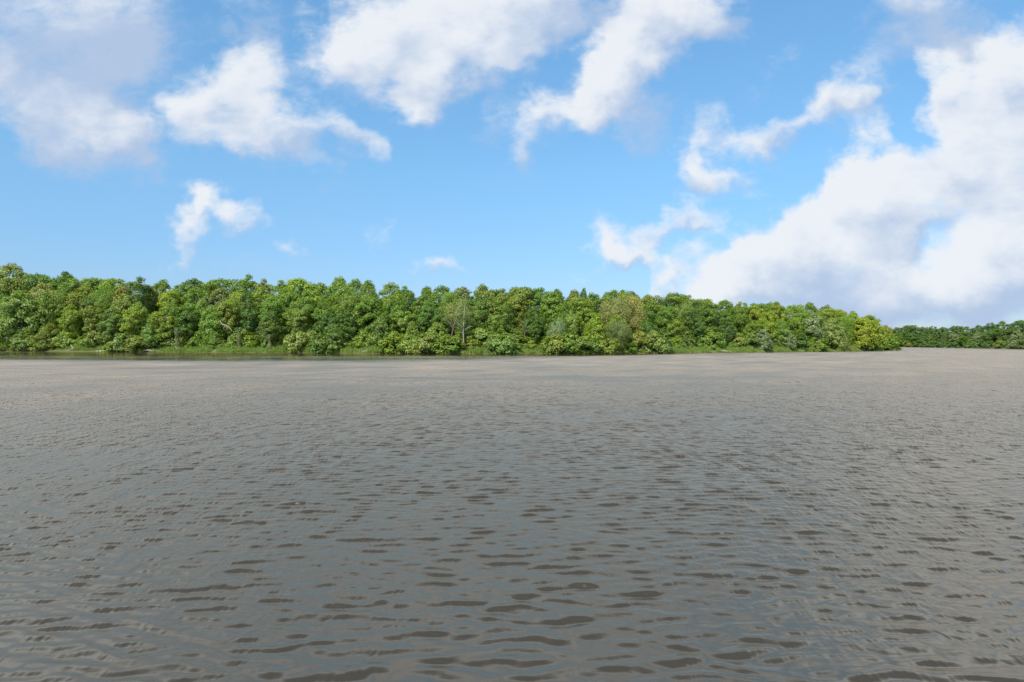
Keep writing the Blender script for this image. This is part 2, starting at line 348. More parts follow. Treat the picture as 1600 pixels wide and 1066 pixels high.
def bark_material(name, c1, c2):
    mt, t = material(name)
    l, pt, mm, vv, mrr, mx, ns = mk(t)
    tcx = nd('ShaderNodeTexCoord', t); mp = nd('ShaderNodeMapping', t); l(tcx.outputs['Object'], mp.inputs[0]); mp.inputs['Scale'].default_value = (3, 3, .6)
    n = ns(mp.outputs[0], 2.0, 6, 0.65)
    b = nd('ShaderNodeBsdfPrincipled', t); l(mx(mrr(n, .3, .7), c1, c2), b.inputs['Base Color']); b.inputs['Roughness'].default_value = .9
    bp = nd('ShaderNodeBump', t); bp.inputs['Distance'].default_value = .05; l(n, bp.inputs['Height']); l(bp.outputs[0], b.inputs['Normal'])
    o = nd('ShaderNodeOutputMaterial', t); l(b.outputs[0], o.inputs[0]); return mt
BARK = bark_material('bark', (0.05, 0.042, 0.033, 1), (0.15, 0.13, 0.105, 1))
PALE = bark_material('pale_bark', (0.16, 0.14, 0.11, 1), (0.34, 0.30, 0.24, 1))
DEAD = bark_material('weathered_wood', (0.26, 0.22, 0.17, 1), (0.52, 0.47, 0.40, 1))

# ------------------------------------------------------------------ tree geometry
def unit(v): return v / np.maximum(np.linalg.norm(v, axis=-1, keepdims=True), 1e-6)
def leaves(Cn, Nn, size, r, asp=0.75):
    """one small pointed leaf spray per centre; returns V, Q"""
    n = len(Cn); ref = unit(r.normal(size=(n, 3)))
    a = unit(np.cross(Nn, ref)); b = np.cross(Nn, a)
    s = size[:, None] if np.ndim(size) else size
    a = a * s; b = b * s * asp
    V = np.stack([Cn - a, Cn - b * .8 + Nn * s * .12, Cn + a, Cn + b * .8 + Nn * s * .12], 1).reshape(-1, 3)
    return V, np.arange(n * 4).reshape(n, 4)
def tube(path, rad, sides=7):
    path = np.asarray(path, float); n = len(path); V = []
    for i in range(n):
        d = path[min(i + 1, n - 1)] - path[max(i - 1, 0)]; d = d / (np.linalg.norm(d) + 1e-9)
        ref = np.array([1., 0, 0]) if abs(d[0]) < .8 else np.array([0, 1., 0])
        u = np.cross(d, ref); u /= np.linalg.norm(u); w = np.cross(d, u)
        for k in range(sides):
            t_ = 2 * math.pi * k / sides; rr = rad[i] * (1 + .12 * math.sin(3 * t_ + i))
            V.append(path[i] + rr * (math.cos(t_) * u + math.sin(t_) * w))
    Q = []
    for i in range(n - 1):
        for k in range(sides):
            k2 = (k + 1) % sides; Q.append([i * sides + k, i * sides + k2, (i + 1) * sides + k2, (i + 1) * sides + k])
    V.append(path[-1]); e = len(V) - 1
    for k in range(0, sides): Q.append([(n - 1) * sides + k, (n - 1) * sides + (k + 1) % sides, e, e])
    return np.array(V), np.array(Q)
def limbs_mesh(name, tubes, mat):
    Vs, fs, off = [], [], 0
    for V, Q in tubes:
        if off:                                   # weld each limb to the nearest point of what is there
            al = np.vstack(Vs); e0 = np.linalg.norm(al[:, None] - V[None, ::1], axis=2) if len(V) * len(al) < 4e5 else None
            i0, j0 = np.unravel_index(np.argmin(e0), e0.shape); j1 = j0 + 1 if j0 + 1 < len(V) else j0 - 1
            fs.append([int(i0), int(j0) + off, int(j1) + off])
        Vs.append(V)
        for q in Q: fs.append([int(x) + off for x in (q if q[2] != q[3] else q[:3])])
        off += len(V)
    me = bpy.data.meshes.new(name); me.from_pydata(np.vstack(Vs).tolist(), [], fs)
    me.polygons.foreach_set('use_smooth', [True] * len(me.polygons)); me.materials.append(mat); me.update(); return me
def make_proto(seed, H, Rc, base, prof, nclump, cr, nleaf, lsize, bark=BARK, droop=0.0, flat=.75, lobes=.3, trunk_r=.25, lean=0., upb=.35, fork=0):
    """returns (trunk mesh, crown mesh); crown envelope radius = Rc*prof(t) between base*H and H"""
    r = np.random.default_rng(seed)
    ph = r.uniform(0, 6.28, 4)
    def env(t, a): return Rc * np.interp(t, prof[0], prof[1]) * (1 + lobes * (np.sin(2 * a + ph[0] + 3 * t) * .5 + np.sin(3 * a + ph[1] - 4 * t) * .5 + .35 * np.sin(5 * a + ph[2] + 7 * t)))
    pts = []; rad = []
    tries = 0
    while len(pts) < nclump and tries < nclump * 40:
        tries += 1
        t_ = r.uniform(0, 1); a = r.uniform(0, 6.28); e = env(t_, a)
        if r.uniform() > (e / (Rc * 1.2)) + .15: continue
        q = r.uniform(0.25, 1) ** .45 * max(e - cr * .4, .1)
        z = base * H + t_ * (H * (1 - base) - cr * .6)
        pnt = np.array([q * math.cos(a) + lean * z / H, q * math.sin(a), z])
        rr = cr * r.uniform(.6, 1.3)
        if any(np.linalg.norm(pnt - p_) < .62 * cr for p_ in pts[-80:]): continue
        pts.append(pnt); rad.append(rr)
    pts = np.array(pts); rad = np.array(rad)
    per = (nleaf * rad ** 2 / np.sum(rad ** 2)).astype(int) + 8
    idx = np.repeat(np.arange(len(pts)), per); n = len(idx)
    dirs = unit(r.normal(size=(n, 3)) + np.array([0, 0, .25]))
    shell = r.uniform(0.45, 1.12, n) ** .7
    off = dirs * (rad[idx] * shell)[:, None] * np.array([1, 1, flat])
    # ragged outline: small offshoots
    off += r.normal(size=(n, 3)) * .13 * cr
    C = pts[idx] + off
    if droop: C[:, 2] -= droop * np.abs(r.normal(size=n)) * np.linalg.norm(off[:, :2], axis=1)
    centre = np.array([lean * .6, 0, H * (base + 1) / 2])
    outw = unit((C - centre) * np.array([1, 1, .8]))
    N = unit(dirs * .75 + outw * .45 + r.normal(size=(n, 3)) * .45 + np.array([0, 0, upb]))
    if droop: N = unit(N * np.array([1, 1, .5]))
    sz = lsize * r.uniform(.6, 1.35, n)
    Vv, Qq = leaves(C, N, sz, r, .7 if not droop else .38)
    crown = mesh_np('crown', Vv, Qq, False, LEAF)
    tubes = []
    th = H * (.82 if fork == 0 else .5)
    tp = [np.array([lean * (z / H) ** 1.2 + .25 * math.sin(z * .5 + ph[0]), .25 * math.cos(z * .45 + ph[1]) - .25 * math.cos(ph[1]), z]) for z in np.linspace(-1.2, th, 9)]
    tr = [trunk_r * (1.35 if i == 0 else 1) * (1 - .8 * i / 9) for i in range(9)]
    tubes.append(tube(tp, tr, 8))
    for i in range(13):
        j = r.integers(0, len(pts)); q = pts[j]
        z0 = min(max(q[2] - r.uniform(2, 5), .25 * H * base + .8), th * .95)
        f = (z0 + 1.2) / (th + 1.2) * 8; i0 = int(f); s0 = tp[min(i0, 8)] * (1 - (f - i0)) + tp[min(i0 + 1, 8)] * (f - i0)
        mid = (s0 + q) / 2 + np.array([0, 0, -.4]) + r.normal(size=3) * .3
        r0 = trunk_r * .38 * (1 - .5 * z0 / H)
        tubes.append(tube([s0, (s0 + mid) / 2 + r.normal(size=3) * .15, mid, q], [r0, r0 * .75, r0 * .5, r0 * .18], 5))
    return limbs_mesh('trunk', tubes, bark), crown
ROUND = ([0, .15, .45, .75, .92, 1], [.45, .8, 1, .85, .5, .2])
OVAL = ([0, .2, .5, .8, 1], [.5, .85, 1, .7, .15])
WIDE = ([0, .2, .5, .8, .95, 1], [.4, .7, .95, 1, .65, .3])
SPIRE = ([0, .2, .5, .8, 1], [.8, 1, .8, .45, .1])
LOW = ([0, .3, .6, .85, 1], [1, 1, .9, .6, .2])
K = {}
def kind(name, *protos): K[name] = list(protos)
kind('maple', *[make_proto(100 + i, 17, 4.9, .2, ROUND, 100, 1.15, 10000, .27, flat=.7, lobes=.28) for i in range(3)])
kind('oak', *[make_proto(120 + i, 18, 5.2, .26, WIDE, 74, 1.45, 10000, .29, flat=.72, lobes=.38, trunk_r=.32) for i in range(3)])
kind('ash', *[make_proto(140 + i, 20, 4.0, .26, OVAL, 95, 1.0, 8500, .25, flat=.9, lobes=.3, bark=PALE, trunk_r=.22, upb=.2) for i in range(3)])
kind('willow', *[make_proto(160 + i, 13, 4.6, .1, ROUND, 72, 1.3, 13000, .23, flat=.95, lobes=.2, droop=.55, upb=.1) for i in range(2)])
kind('full', *[make_proto(180 + i, 11, 4.0, .05, LOW, 110, 1.0, 10500, .25, flat=.75, lobes=.3, upb=.3) for i in range(3)])
kind('cone', *[make_proto(200 + i, 10, 2.8, .04, SPIRE, 80, .85, 7500, .23, flat=.85, lobes=.25) for i in range(2)])
kind('shrub', *[make_proto(220 + i, 4.2, 2.5, .02, LOW, 55, .62, 4200, .2, flat=.8, lobes=.3, trunk_r=.08) for i in range(3)])
kind('open', *[make_proto(240 + i, 15, 3.6, .34, WIDE, 40, 1.1, 4200, .27, flat=.65, lobes=.45, bark=PALE, trunk_r=.2) for i in range(2)])

PALETTE = {  # leaf colours
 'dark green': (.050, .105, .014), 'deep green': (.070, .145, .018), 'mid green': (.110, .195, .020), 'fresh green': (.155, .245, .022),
 'yellow-green': (.215, .290, .022), 'olive green': (.165, .215, .034), 'tan-olive': (.235, .235, .080), 'grey-green': (.150, .195, .080),
 'silver-green': (.130, .200, .065), 'golden green': (.235, .280, .024), 'blue-green': (.060, .120, .030),
}
NAMES = {'maple': 'leafy_tree', 'oak': 'broad_tree', 'ash': 'tall_tree', 'willow': 'willow_tree', 'full': 'bushy_tree', 'cone': 'conical_tree', 'shrub': 'shrub', 'open': 'open_tree'}
FORM = {'maple': 'rounded', 'oak': 'broad-crowned', 'ash': 'tall slender', 'willow': 'willowy soft-textured', 'full': 'bushy', 'cone': 'pointed', 'shrub': 'low', 'open': 'open airy'}
LM = [(8, "the picture's left edge"), (70, 'the drooping olive branches'), (125, 'the first grass clearing'), (190, 'the forked driftwood'),
      (235, 'the bush behind the driftwood'), (277, 'the first vine-wrapped trunk'), (330, 'the long grassy bank'), (374, 'the middle vine-wrapped trunk'),
      (425, 'the third vine-wrapped trunk'), (457, 'the little yellow-green shore tree'), (522, 'the dark round bush'), (580, 'the sunlit grass gap'),
      (645, 'the tall pale-green bush'), (685, 'the wide pale-green bush'), (724, 'the straight pale trunk'), (778, 'the grey weeping shrub'), (838, 'the short grey trunk'),
      (880, 'the silvery drooping tree'), (930, 'the tufted yellow-green tree'), (966, 'the round willow'), (1022, 'the pale-topped shore bush'),
      (1080, 'the low reedy shore'), (1130, 'the weathered shore log'), (1192, 'the whitish bush'), (1230, 'the pale speckled bush'), (1272, 'the large silver tree'),
      (1318, 'the pinkish-olive shore bush'), (1350, 'the third golden tree'), (1385, 'the tip of the point')]
used = {}
ROWW = {0: 'at the water edge', 1: 'in the front rank', 2: 'in the second rank', 3: 'in the third rank', 4: 'on the skyline'}
def uniq(lab_list):
    for s_ in lab_list:
        if s_ not in used: used[s_] = 1; return s_
    k = 2
    return None
def place(kindn, px, dist, top=None, h=None, colour='mid green', silver=0.0, row=1, label=None, width=1.0, cat=None, group=None, var=None, far=False, jit=.12):
    """plant a tree; its height from the photo row of its top, or in metres"""
    protos = K[kindn]; v = random.randrange(len(protos)) if var is None else var % len(protos)
    tm, cm = protos[v]
    x, y = P(px, dist); z0 = float(ground_z(px, dist)) - .15
    H0 = {'maple': 17, 'oak': 18, 'ash': 20, 'willow': 13, 'full': 11, 'cone': 10, 'shrub': 4.2, 'open': 15}[kindn]
    if h is None: h = max(CAM_H + (HY - top) / F * dist - z0, 2.0)
    s = h / H0; sw = s * width
    if s > 1.45 : sw = 1.45 * width * (s / 1.45) ** .3
    if kindn != 'shrub': sw = max(sw, .62 * width)
    root = bpy.data.objects.new('shrub' if kindn == 'shrub' else NAMES[kindn], None); COL.objects.link(root); root.empty_display_size = 1
    root.location = (x, y, z0); root.scale = (sw, sw, s); root.rotation_euler = (0, 0, random.uniform(0, 6.28))
    t_ = link('stem' if kindn == 'shrub' else 'trunk', tm, root); c_ = link('crown' if kindn != 'shrub' else 'foliage', cm, root)
    col = np.array([1.32, 1.22, 1.0]) * (.70 * np.array(PALETTE[colour]) + .30 * np.array(PALETTE['mid green'])) * random.uniform(1 - jit, 1 + jit) * np.array([random.uniform(.92, 1.08), 1, random.uniform(.9, 1.1)])
    c_.color = (*[float(q) for q in col], silver)
    if label is None:
        colour_w = colour
        size = 'tall' if s > 1.12 else ('small' if s < .8 else 'medium')
        f = FORM[kindn].replace('tall ', ''); noun = 'shrub' if kindn == 'shrub' else 'tree'
        cand = []
        if far:
            ref = FARLM; rowp = {1: 'low on the far shore', 2: 'on the far skyline'}[row]
        else: ref = LM; rowp = ROWW[row]
        near = sorted(ref, key=lambda q: abs(q[0] - px))[:3]
        for lx, nm in near:
            dlt = px - lx
            verb = {0: 'beside', 1: 'over', 2: 'above', 3: 'high above', 4: 'high above'}[row]
            rel = verb if abs(dlt) < 13 else ('left of' if dlt < 0 else 'right of')
            cand.append(f'{colour} {f} {noun} {rowp}, {rel} {nm}')
        for lx, nm in near:
            rel = 'a little left of' if px < lx else 'a little right of'
            cand += [f'{size} {colour} {f} {noun} {rowp}, {rel} {nm}', f'{colour} {size} {f} {noun} {rowp}, {"leftward from" if px < lx else "rightward from"} {nm}']
        label = uniq(cand) or cand[-1] + ' too'
    else: used[label] = 1
    if len(label.split()) > 16: print('LONG', label)
    tag(root, label, cat or ('shrub' if kindn == 'shrub' else 'tree'), group or ('trees on the far shore' if far else ('shrubs along the bank' if kindn == 'shrub' else 'trees along the wooded bank')))
    return root
SKX = [-60, 0, 20, 45, 70, 100, 125, 160, 185, 215, 240, 275, 300, 350, 390, 420, 470, 500, 520, 570, 590, 602, 625, 680, 760, 800, 830, 850, 890, 905, 930, 960, 1000, 1020, 1050, 1100, 1150, 1200, 1250, 1300, 1310, 1330, 1350, 1380, 1395]
SKY = [420, 413, 412, 424, 429, 424, 432, 434, 430, 432, 430, 438, 432, 434, 428, 433, 435, 436, 430, 432, 436, 445, 440, 444, 446, 446, 451, 446, 448, 454, 453, 452, 456, 461, 458, 463, 466, 468, 471, 474, 479, 485, 488, 502, 520]
def sky_y(px): return float(np.interp(px, SKX, SKY))
# colour tendencies along the bank, read off the photograph
def pick(px, row):
    u = random.random()
    if row == 4:
        if px < 250: return random.choice(['olive green', 'mid green', 'deep green', 'mid green', 'fresh green'])
        if px < 620: return random.choice(['mid green', 'fresh green', 'deep green', 'olive green', 'mid green'])
        if px < 900: return random.choice(['olive green', 'mid green', 'fresh green', 'olive green', 'grey-green'])
        return random.choice(['mid green', 'fresh green', 'mid green', 'olive green', 'deep green'])
    if row == 3:
        if px < 250: return random.choice(['tan-olive', 'olive green', 'olive green', 'fresh green', 'mid green'])
        if px < 450: return random.choice(['olive green', 'fresh green', 'yellow-green', 'mid green', 'grey-green'])
        if px < 900: return random.choice(['fresh green', 'mid green', 'olive green', 'grey-green', 'fresh green', 'deep green'])
        return random.choice(['fresh green', 'mid green', 'fresh green', 'yellow-green'])
    if row == 2:
        if px < 200: return random.choice(['olive green', 'mid green', 'deep green', 'fresh green'])
        if px < 700: return random.choice(['deep green', 'mid green', 'mid green', 'fresh green', 'deep green'])
        if px > 1150: return random.choice(['fresh green', 'mid green', 'yellow-green'])
        return random.choice(['mid green', 'fresh green', 'deep green', 'mid green'])
    if px > 1150: return random.choice(['mid green', 'fresh green', 'mid green', 'deep green'])
    return random.choice(['deep green', 'deep green', 'mid green', 'blue-green', 'fresh green'])

# ---- individually placed trees and shrubs
def near(px, off): return float(shore(px)) + off
SP = [
 # kind, column, depth behind the waterline, top row, colour, silver, row, width, label
 ('maple', 32, 6, 453, 'fresh green', .35, 1, 1.25, 'big dense leafy tree reaching down to the mud, nearest the left edge of the picture'),
 ('full', 78, 4, 505, 'olive green', 0, 0, 1.1, 'low olive tree with drooping branches leaning over the water left of the first grass clearing'),
 ('open', 143, 9, 477, 'olive green', 0, 1, 1.15, 'olive flat-topped tree with a dark bare trunk behind the first grass clearing'),
 ('open', 202, 6, 482, 'yellow-green', 0, 1, .9, 'yellow-green tree on a leafy trunk right behind the forked driftwood'),
 ('full', 236, 4, 505, 'mid green', .25, 0, 1.1, 'rounded leafy bush hanging over the mud right of the driftwood'),
 ('maple', 215, 9, 470, 'fresh green', 0, 2, .8, 'bright leafy tree above the rounded bush by the driftwood'),
 ('oak', 355, 14, 470, 'olive green', 0, 2, .8, 'olive layered crown leaning right above the vine-wrapped trunk with bare branches'),
 ('willow', 372, 22, 455, 'yellow-green', 0, 3, .9, 'yellow-green fluffy crown high above the vine-wrapped trunk with bare branches'),
 ('full', 336, 7, 518, 'mid green', .1, 0, .85, 'small bright bush between the two vine-wrapped trunks'),
 ('open', 422, 5, 500, 'mid green', 0, 0, 1.0, 'small lone tree on pale roots at the edge of the long grassy bank'),
 ('cone', 457, 4.5, 530, 'yellow-green', 0, 0, 1.1, 'little yellow-green shore tree just left of the dark round bush'),
 ('full', 522, 4, 507, 'deep green', .1, 0, 1.3, 'dark round bush with arching twigs standing over the waterline'),
 ('full', 610, 5, 525, 'deep green', 0, 0, .9, 'dull green bush at the right end of the sunlit grass gap'),
 ('cone', 644, 2.5, 503, 'fresh green', .1, 0, 1.25, 'tall pale-green waterside bush, left one of the bright pair'),
 ('full', 682, 2.5, 503, 'fresh green', .1, 0, .95, 'wide pale-green waterside bush, right one of the bright pair'),
 ('willow', 716, 16, 462, 'grey-green', 0, 2, .9, 'grey-green willowy tree with dark limbs above the straight pale trunk'),
 ('ash', 725, 6, 486, 'blue-green', 0, 1, .62, 'slim tree on a straight pale bare trunk at the middle of the bank'),
 ('full', 782, 3.5, 513, 'mid green', 0, 0, 1.0, 'green rounded bush next to the grey weeping shrub'),
 ('willow', 769, 3, 521, 'grey-green', 0, 0, .55, 'grey weeping half-bare shrub touching the mud'),
 ('willow', 872, 3.5, 495, 'silver-green', .7, 0, .75, 'silvery drooping tree with shaggy pale branches over the water'),
 ('maple', 893, 10, 486, 'fresh green', .3, 1, .75, 'bright two-toned tree directly behind the silvery drooping tree'),
 ('cone', 932, 5, 489, 'yellow-green', 0, 1, 1.1, 'yellow-green tree built of stacked tufts beside the round willow'),
 ('willow', 966, 3.5, 497, 'grey-green', 0, 0, 1.12, 'round grey-green willow bush above the white rocks'),
 ('willow', 962, 17, 457, 'tan-olive', 0, 3, 1.0, 'large tan-coloured billowing crown, left half of the brownish pair on the skyline'),
 ('willow', 990, 15, 461, 'tan-olive', 0, 3, .95, 'large tan-coloured billowing crown, right half of the brownish pair on the skyline'),
 ('full', 1020, 3.5, 516, 'olive green', .6, 0, 1.0, 'pale-topped rounded shore bush just right of the white rocks'),
 ('full', 1057, 6, 524, 'fresh green', 0, 0, .8, 'small bright bush on the reedy shore right of the pale-topped bush'),
 ('full', 1192, 3.5, 515, 'silver-green', .95, 0, 1.0, 'whitish bush with turned-up pale leaves near the bend of the shore'),
 ('maple', 1272, 6, 488, 'fresh green', .85, 1, 1.1, 'large silver tree with many upturned pale leaves before the point'),
 ('full', 1300, 5, 497, 'yellow-green', .5, 1, 1.0, 'pale yellowish tree just right of the large silver tree'),
 ('full', 1232, 4, 517, 'silver-green', .6, 0, .95, 'pale speckled bush over the strip of reeds'),
 ('full', 1318, 4, 526, 'tan-olive', .1, 0, .8, 'small pinkish-olive shore bush below the trees of the point'),
 ('full', 1345, 5, 497, 'golden green', 0, 1, 1.1, 'golden leafy tree on the point, third from its tip'),
 ('full', 1366, 5, 500, 'golden green', 0, 1, 1.0, 'golden rounded tree on the point, second from its tip'),
 ('full', 1384, 5, 507, 'golden green', 0, 0, .85, 'outermost golden tree at the tip of the point'),
 ('shrub', 1350, 2.5, 530, 'olive green', .3, 0, 1.2, 'round olive shrub at the waterline near the tip of the point'),
 ('shrub', 1389, 2.5, 530, 'yellow-green', 0, 0, 1.0, 'outermost low shrub touching the water at the tip of the point'),
 ('oak', 85, 12, 453, 'mid green', 0, 2, .75, 'mid-green layered tree above the first grass clearing, left side'),
 ('ash', 217, 24, 431, 'blue-green', 0, 4, 1.15, 'dark blue-green rounded top standing out on the skyline above the driftwood'),
 ('ash', 530, 40, 429, 'fresh green', 0, 4, .95, 'prominent square tufted treetop on the skyline above the dark round bush'),
 ('ash', 912, 40, 449, 'deep green', 0, 4, .5, 'thin dark spike of a tree poking above the skyline left of the tan crowns'),
 ('maple', 20, 44, 412, 'olive green', 0, 4, 1.05, 'highest olive treetop of the bank, at the far left of the skyline'),
 ('ash', 103, 42, 423, 'deep green', 0, 4, 1.1, 'dark treetop with spiky twigs on the skyline above the first grass clearing'),
]
taken = {0: [], 1: [], 2: [], 3: [], 4: []}
for kn, px, off, top, colr, sil, row, wd, lab in SP:
    place(kn, px, near(px, off), top=top, colour=colr, silver=sil, row=row, width=wd, label=lab)
    taken[row].append((px, 22 * wd if kn != 'shrub' else 8))
# ---- the rest of the wood, rank by rank
def free(row, px, gap):
    return all(abs(px - q) > gap * .55 + g * .45 for q, g in taken[row])
for row, off, frac, stepm, kinds in ((1, 9, .60, 9.0, ['maple', 'full', 'oak', 'open', 'maple']), (2, 17, .78, 8.6, ['maple', 'oak', 'maple', 'ash', 'full']),
                                     (3, 27, .90, 8.8, ['oak', 'maple', 'ash', 'willow', 'maple']), (4, 40, 1.0, 6.6, ['ash', 'oak', 'maple', 'ash', 'oak'])):
    px = -35.0
    while px < 1388:
        d0 = near(px, off); step = stepm / d0 * F
        q = px + random.uniform(-.22, .22) * step
        room = min(1.0, (TIP - q) / F * d0 / 14)
        if row >= 3 and q > 1368: break
        if q < 1386 and free(row, q, step * .5):
            dist = near(q, off + random.uniform(-2.2, 2.2)) if q < 1300 else near(q, off * .6 + random.uniform(-1, 1))
            sk = sky_y(q); wl = HY + CAM_H * F / near(q, 0)
            top = wl - (wl - sk) * (frac + random.uniform(-.055, .03 if row < 4 else .012))
            if row == 4: top = sk + random.uniform(-2, 5)
            kn = random.choice(kinds)
            cl_ = pick(q, row)
            if q > 1310: cl_ = random.choice(['golden green', 'yellow-green', 'fresh green'])
            place(kn, q, dist, top=top, colour=cl_, row=row, width=random.uniform(.88, 1.12), silver=random.choice([0, 0, 0, .15]))
        px += step
# understory shrubs between the front trunks
GRASS = [(84, 165), (228, 330), (338, 455), (470, 500), (538, 612), (716, 765), (800, 868), (1035, 1110), (1120, 1260), (1280, 1345)]
px = -20.0
while px < 1385:
    ing = any(a < px < b for a, b in GRASS)
    offd = 9.5 if ing else random.uniform(1.2, 3.2)
    place('shrub', px, near(px, offd + random.uniform(-.7, .7)), h=random.uniform(3.0, 6.4), colour=random.choice(['deep green', 'mid green', 'mid green', 'fresh green', 'olive green']), row=0, width=random.uniform(1.1, 1.5), silver=random.choice([0, 0, .2]))
    px += random.uniform(13, 27)
# dark understory one row deeper
px = -15.0
while px < 1370:
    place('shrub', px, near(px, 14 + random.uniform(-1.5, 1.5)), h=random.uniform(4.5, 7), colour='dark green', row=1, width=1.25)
    px += 33

# ---- far shore
FARLM = [(1402, 'the golden point'), (1425, 'the low dark treetops'), (1455, 'the far bright bank'), (1490, 'the lone far treetop'), (1525, 'the silvery far crowns'), (1560, 'the highest far treetops'), (1590, "the picture's right edge")]
def ffs(px, off): return float(fshore(px)) + off
SKF = ([1380, 1440, 1480, 1495, 1505, 1540, 1560, 1600, 1650], [508, 507, 508, 503, 507, 500, 497, 496, 494])
for row, off, frac in ((1, 6, .62), (2, 22, 1.0)):
    px = 1396.0 if row == 1 else 1400
    while px < 1780:
        d0 = ffs(px, off); step = 8.2 / d0 * F
        wl = HY + CAM_H * F / ffs(px, 0); sk = float(np.interp(px, *SKF))
        top = wl - (wl - sk) * (frac + random.uniform(-.12, .05 if row == 1 else 0.01))
        cl_ = random.choice(['dark green', 'blue-green', 'deep green', 'deep green', 'blue-green'])
        kn = random.choice(['maple', 'oak', 'full', 'oak'])
        sil = 0
        if row == 1 and (1510 < px < 1530 or 1575 < px < 1592 or 1483 < px < 1495): sil = .5; cl_ = 'grey-green'
        place(kn, px + random.uniform(-3, 3), d0 + random.uniform(-3, 3), top=top, colour=cl_, silver=sil, row=row, far=True, width=1.15)
        px += step
    # middle filler rank is hidden, the two ranks overlap
px = 1398.0
while px < 1775:
    d0 = ffs(px, 2.5)
    place('shrub', px, d0, h=random.uniform(4, 6), colour=random.choice(['dark green', 'deep green', 'olive green', 'blue-green']), row=1, far=True, width=1.4, group='shrubs along the far shore')
    px += 6.5 / d0 * F

# ------------------------------------------------------------------ grass (stuff) on the openings of the bank
Cn, Hn, Tn = [], [], []
r = np.random.default_rng(77)
for (a, b) in GRASS + [(1260, 1280), (-20, 84), (165, 228), (500, 538), (612, 716), (765, 800), (868, 1035), (1345, 1396)]:
    opened = (a, b) in GRASS
    n = int((b - a) * (230 if opened else 60))
    px = r.uniform(a, b, n); off = r.uniform(0.25, 10.5 if opened else 5, n) + np.where(px < 200, 1.3, 0)
    d = shore(px) + off
    ok = (px < 1392); px, d, off = px[ok], d[ok], off[ok]
    z = ground_z(px, d)
    dens = np.sin(px * .23) * np.sin(off * 1.1 + px * .06) + r.normal(size=len(px)) * .5
    ok = dens > -.9
    Cn.append(np.stack([(px - 800) / F * d, d, z], 1)[ok]); Hn.append((r.uniform(.25, .8, len(px)) * (1.3 + .6 * np.sin(px * .12) + .5 * np.sin(px * .47 + off)))[ok])
Cn = np.vstack(Cn); Hn = np.concatenate(Hn); n = len(Cn)
an = r.uniform(0, 6.28, n); w = np.stack([np.cos(an), np.sin(an), 0 * an], 1) * .07
lean = r.normal(size=(n, 3)) * .22; lean[:, 2] = 0
Vg = np.stack([Cn - w, Cn + w, Cn + lean * Hn[:, None] + np.stack([0 * Hn, 0 * Hn, Hn], 1)], 1).reshape(-1, 3)
gobj = link('grass', mesh_np('grass', Vg, np.arange(n * 3).reshape(n, 3), False, LEAF))
gobj.color = (.17, .26, .035, .1)
tag(gobj, 'bright long grass growing along the muddy bank below the trees', 'grass', kind='stuff')

# ------------------------------------------------------------------ undergrowth that closes the wood behind the ranks of trees
r = np.random.default_rng(99)
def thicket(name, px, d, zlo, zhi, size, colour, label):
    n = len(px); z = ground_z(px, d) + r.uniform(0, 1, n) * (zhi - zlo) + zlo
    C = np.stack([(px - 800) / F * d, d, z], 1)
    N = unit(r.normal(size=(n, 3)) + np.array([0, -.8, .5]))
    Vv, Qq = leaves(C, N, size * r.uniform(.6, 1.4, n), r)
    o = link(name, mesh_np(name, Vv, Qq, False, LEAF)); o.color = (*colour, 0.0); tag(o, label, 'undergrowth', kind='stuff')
n = 90000
px = r.uniform(-60, 1372, n); d = shore(px) + r.uniform(30, 50, n)
top = np.interp(px, [0, 250, 600, 1100, 1250, 1330, 1372], [17, 13, 12, 12, 9, 6, 2.5]) * (1 + .12 * np.sin(px * .11) + .1 * np.sin(px * .043))
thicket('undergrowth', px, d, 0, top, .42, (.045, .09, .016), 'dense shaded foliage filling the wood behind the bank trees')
n = 42000
px = r.uniform(1395, 1790, n); d = fshore(px) + r.uniform(14, 40, n)
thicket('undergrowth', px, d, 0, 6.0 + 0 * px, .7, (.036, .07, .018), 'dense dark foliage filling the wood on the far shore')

# ------------------------------------------------------------------ driftwood, bare trunks, rocks
def wood(name, px, off, tubes, mat, label, cat, group=None, zoff=0.0, children=()):
    x, y = P(px, near(px, off)); z = float(ground_z(px, near(px, off))) + zoff
    root = bpy.data.objects.new(name, None); COL.objects.link(root); root.location = (x, y, z)
    return root, (x, y, z)
def branchy(name, px, off, segs, mat, label, cat, group=None):
    """one mesh of joined tapered branches; segs = lists of (dx, dy, dz) in metres plus radii"""
    x, y = P(px, near(px, off)); z = float(ground_z(px, near(px, off)))
    o = link(name, limbs_mesh(name, [tube(s_, rd, 7) for s_, rd in segs], mat)); o.location = (x, y, z)
    tag(o, label, cat, group); return o
branchy('driftwood', 188, 1.6, [([(2.6, .4, -.1), (.8, 0, .9), (-.4, -.1, 1.9), (-1.4, -.2, 3.3), (-1.5, -.2, 4.0)], [.24, .2, .16, .11, .04]),
        ([(1.6, .2, .35), (.6, .1, .7), (-.2, .1, 1.0), (-.9, .1, .9)], [.14, .12, .1, .04]), ([(.8, -.3, 0), (.3, -.2, 1.1), (-.5, -.1, 2.0)], [.14, .12, .08]),
        ([(2.0, .1, .4), (3.4, 0, .7), (4.5, .2, 1.1)], [.15, .1, .03]), ([(-1.0, -.2, 2.6), (-1.9, -.3, 3.1), (-2.2, -.3, 3.9)], [.08, .05, .02])],
        DEAD, 'forked white driftwood trunk leaning up from the mud', 'driftwood', 'driftwood along the bank')
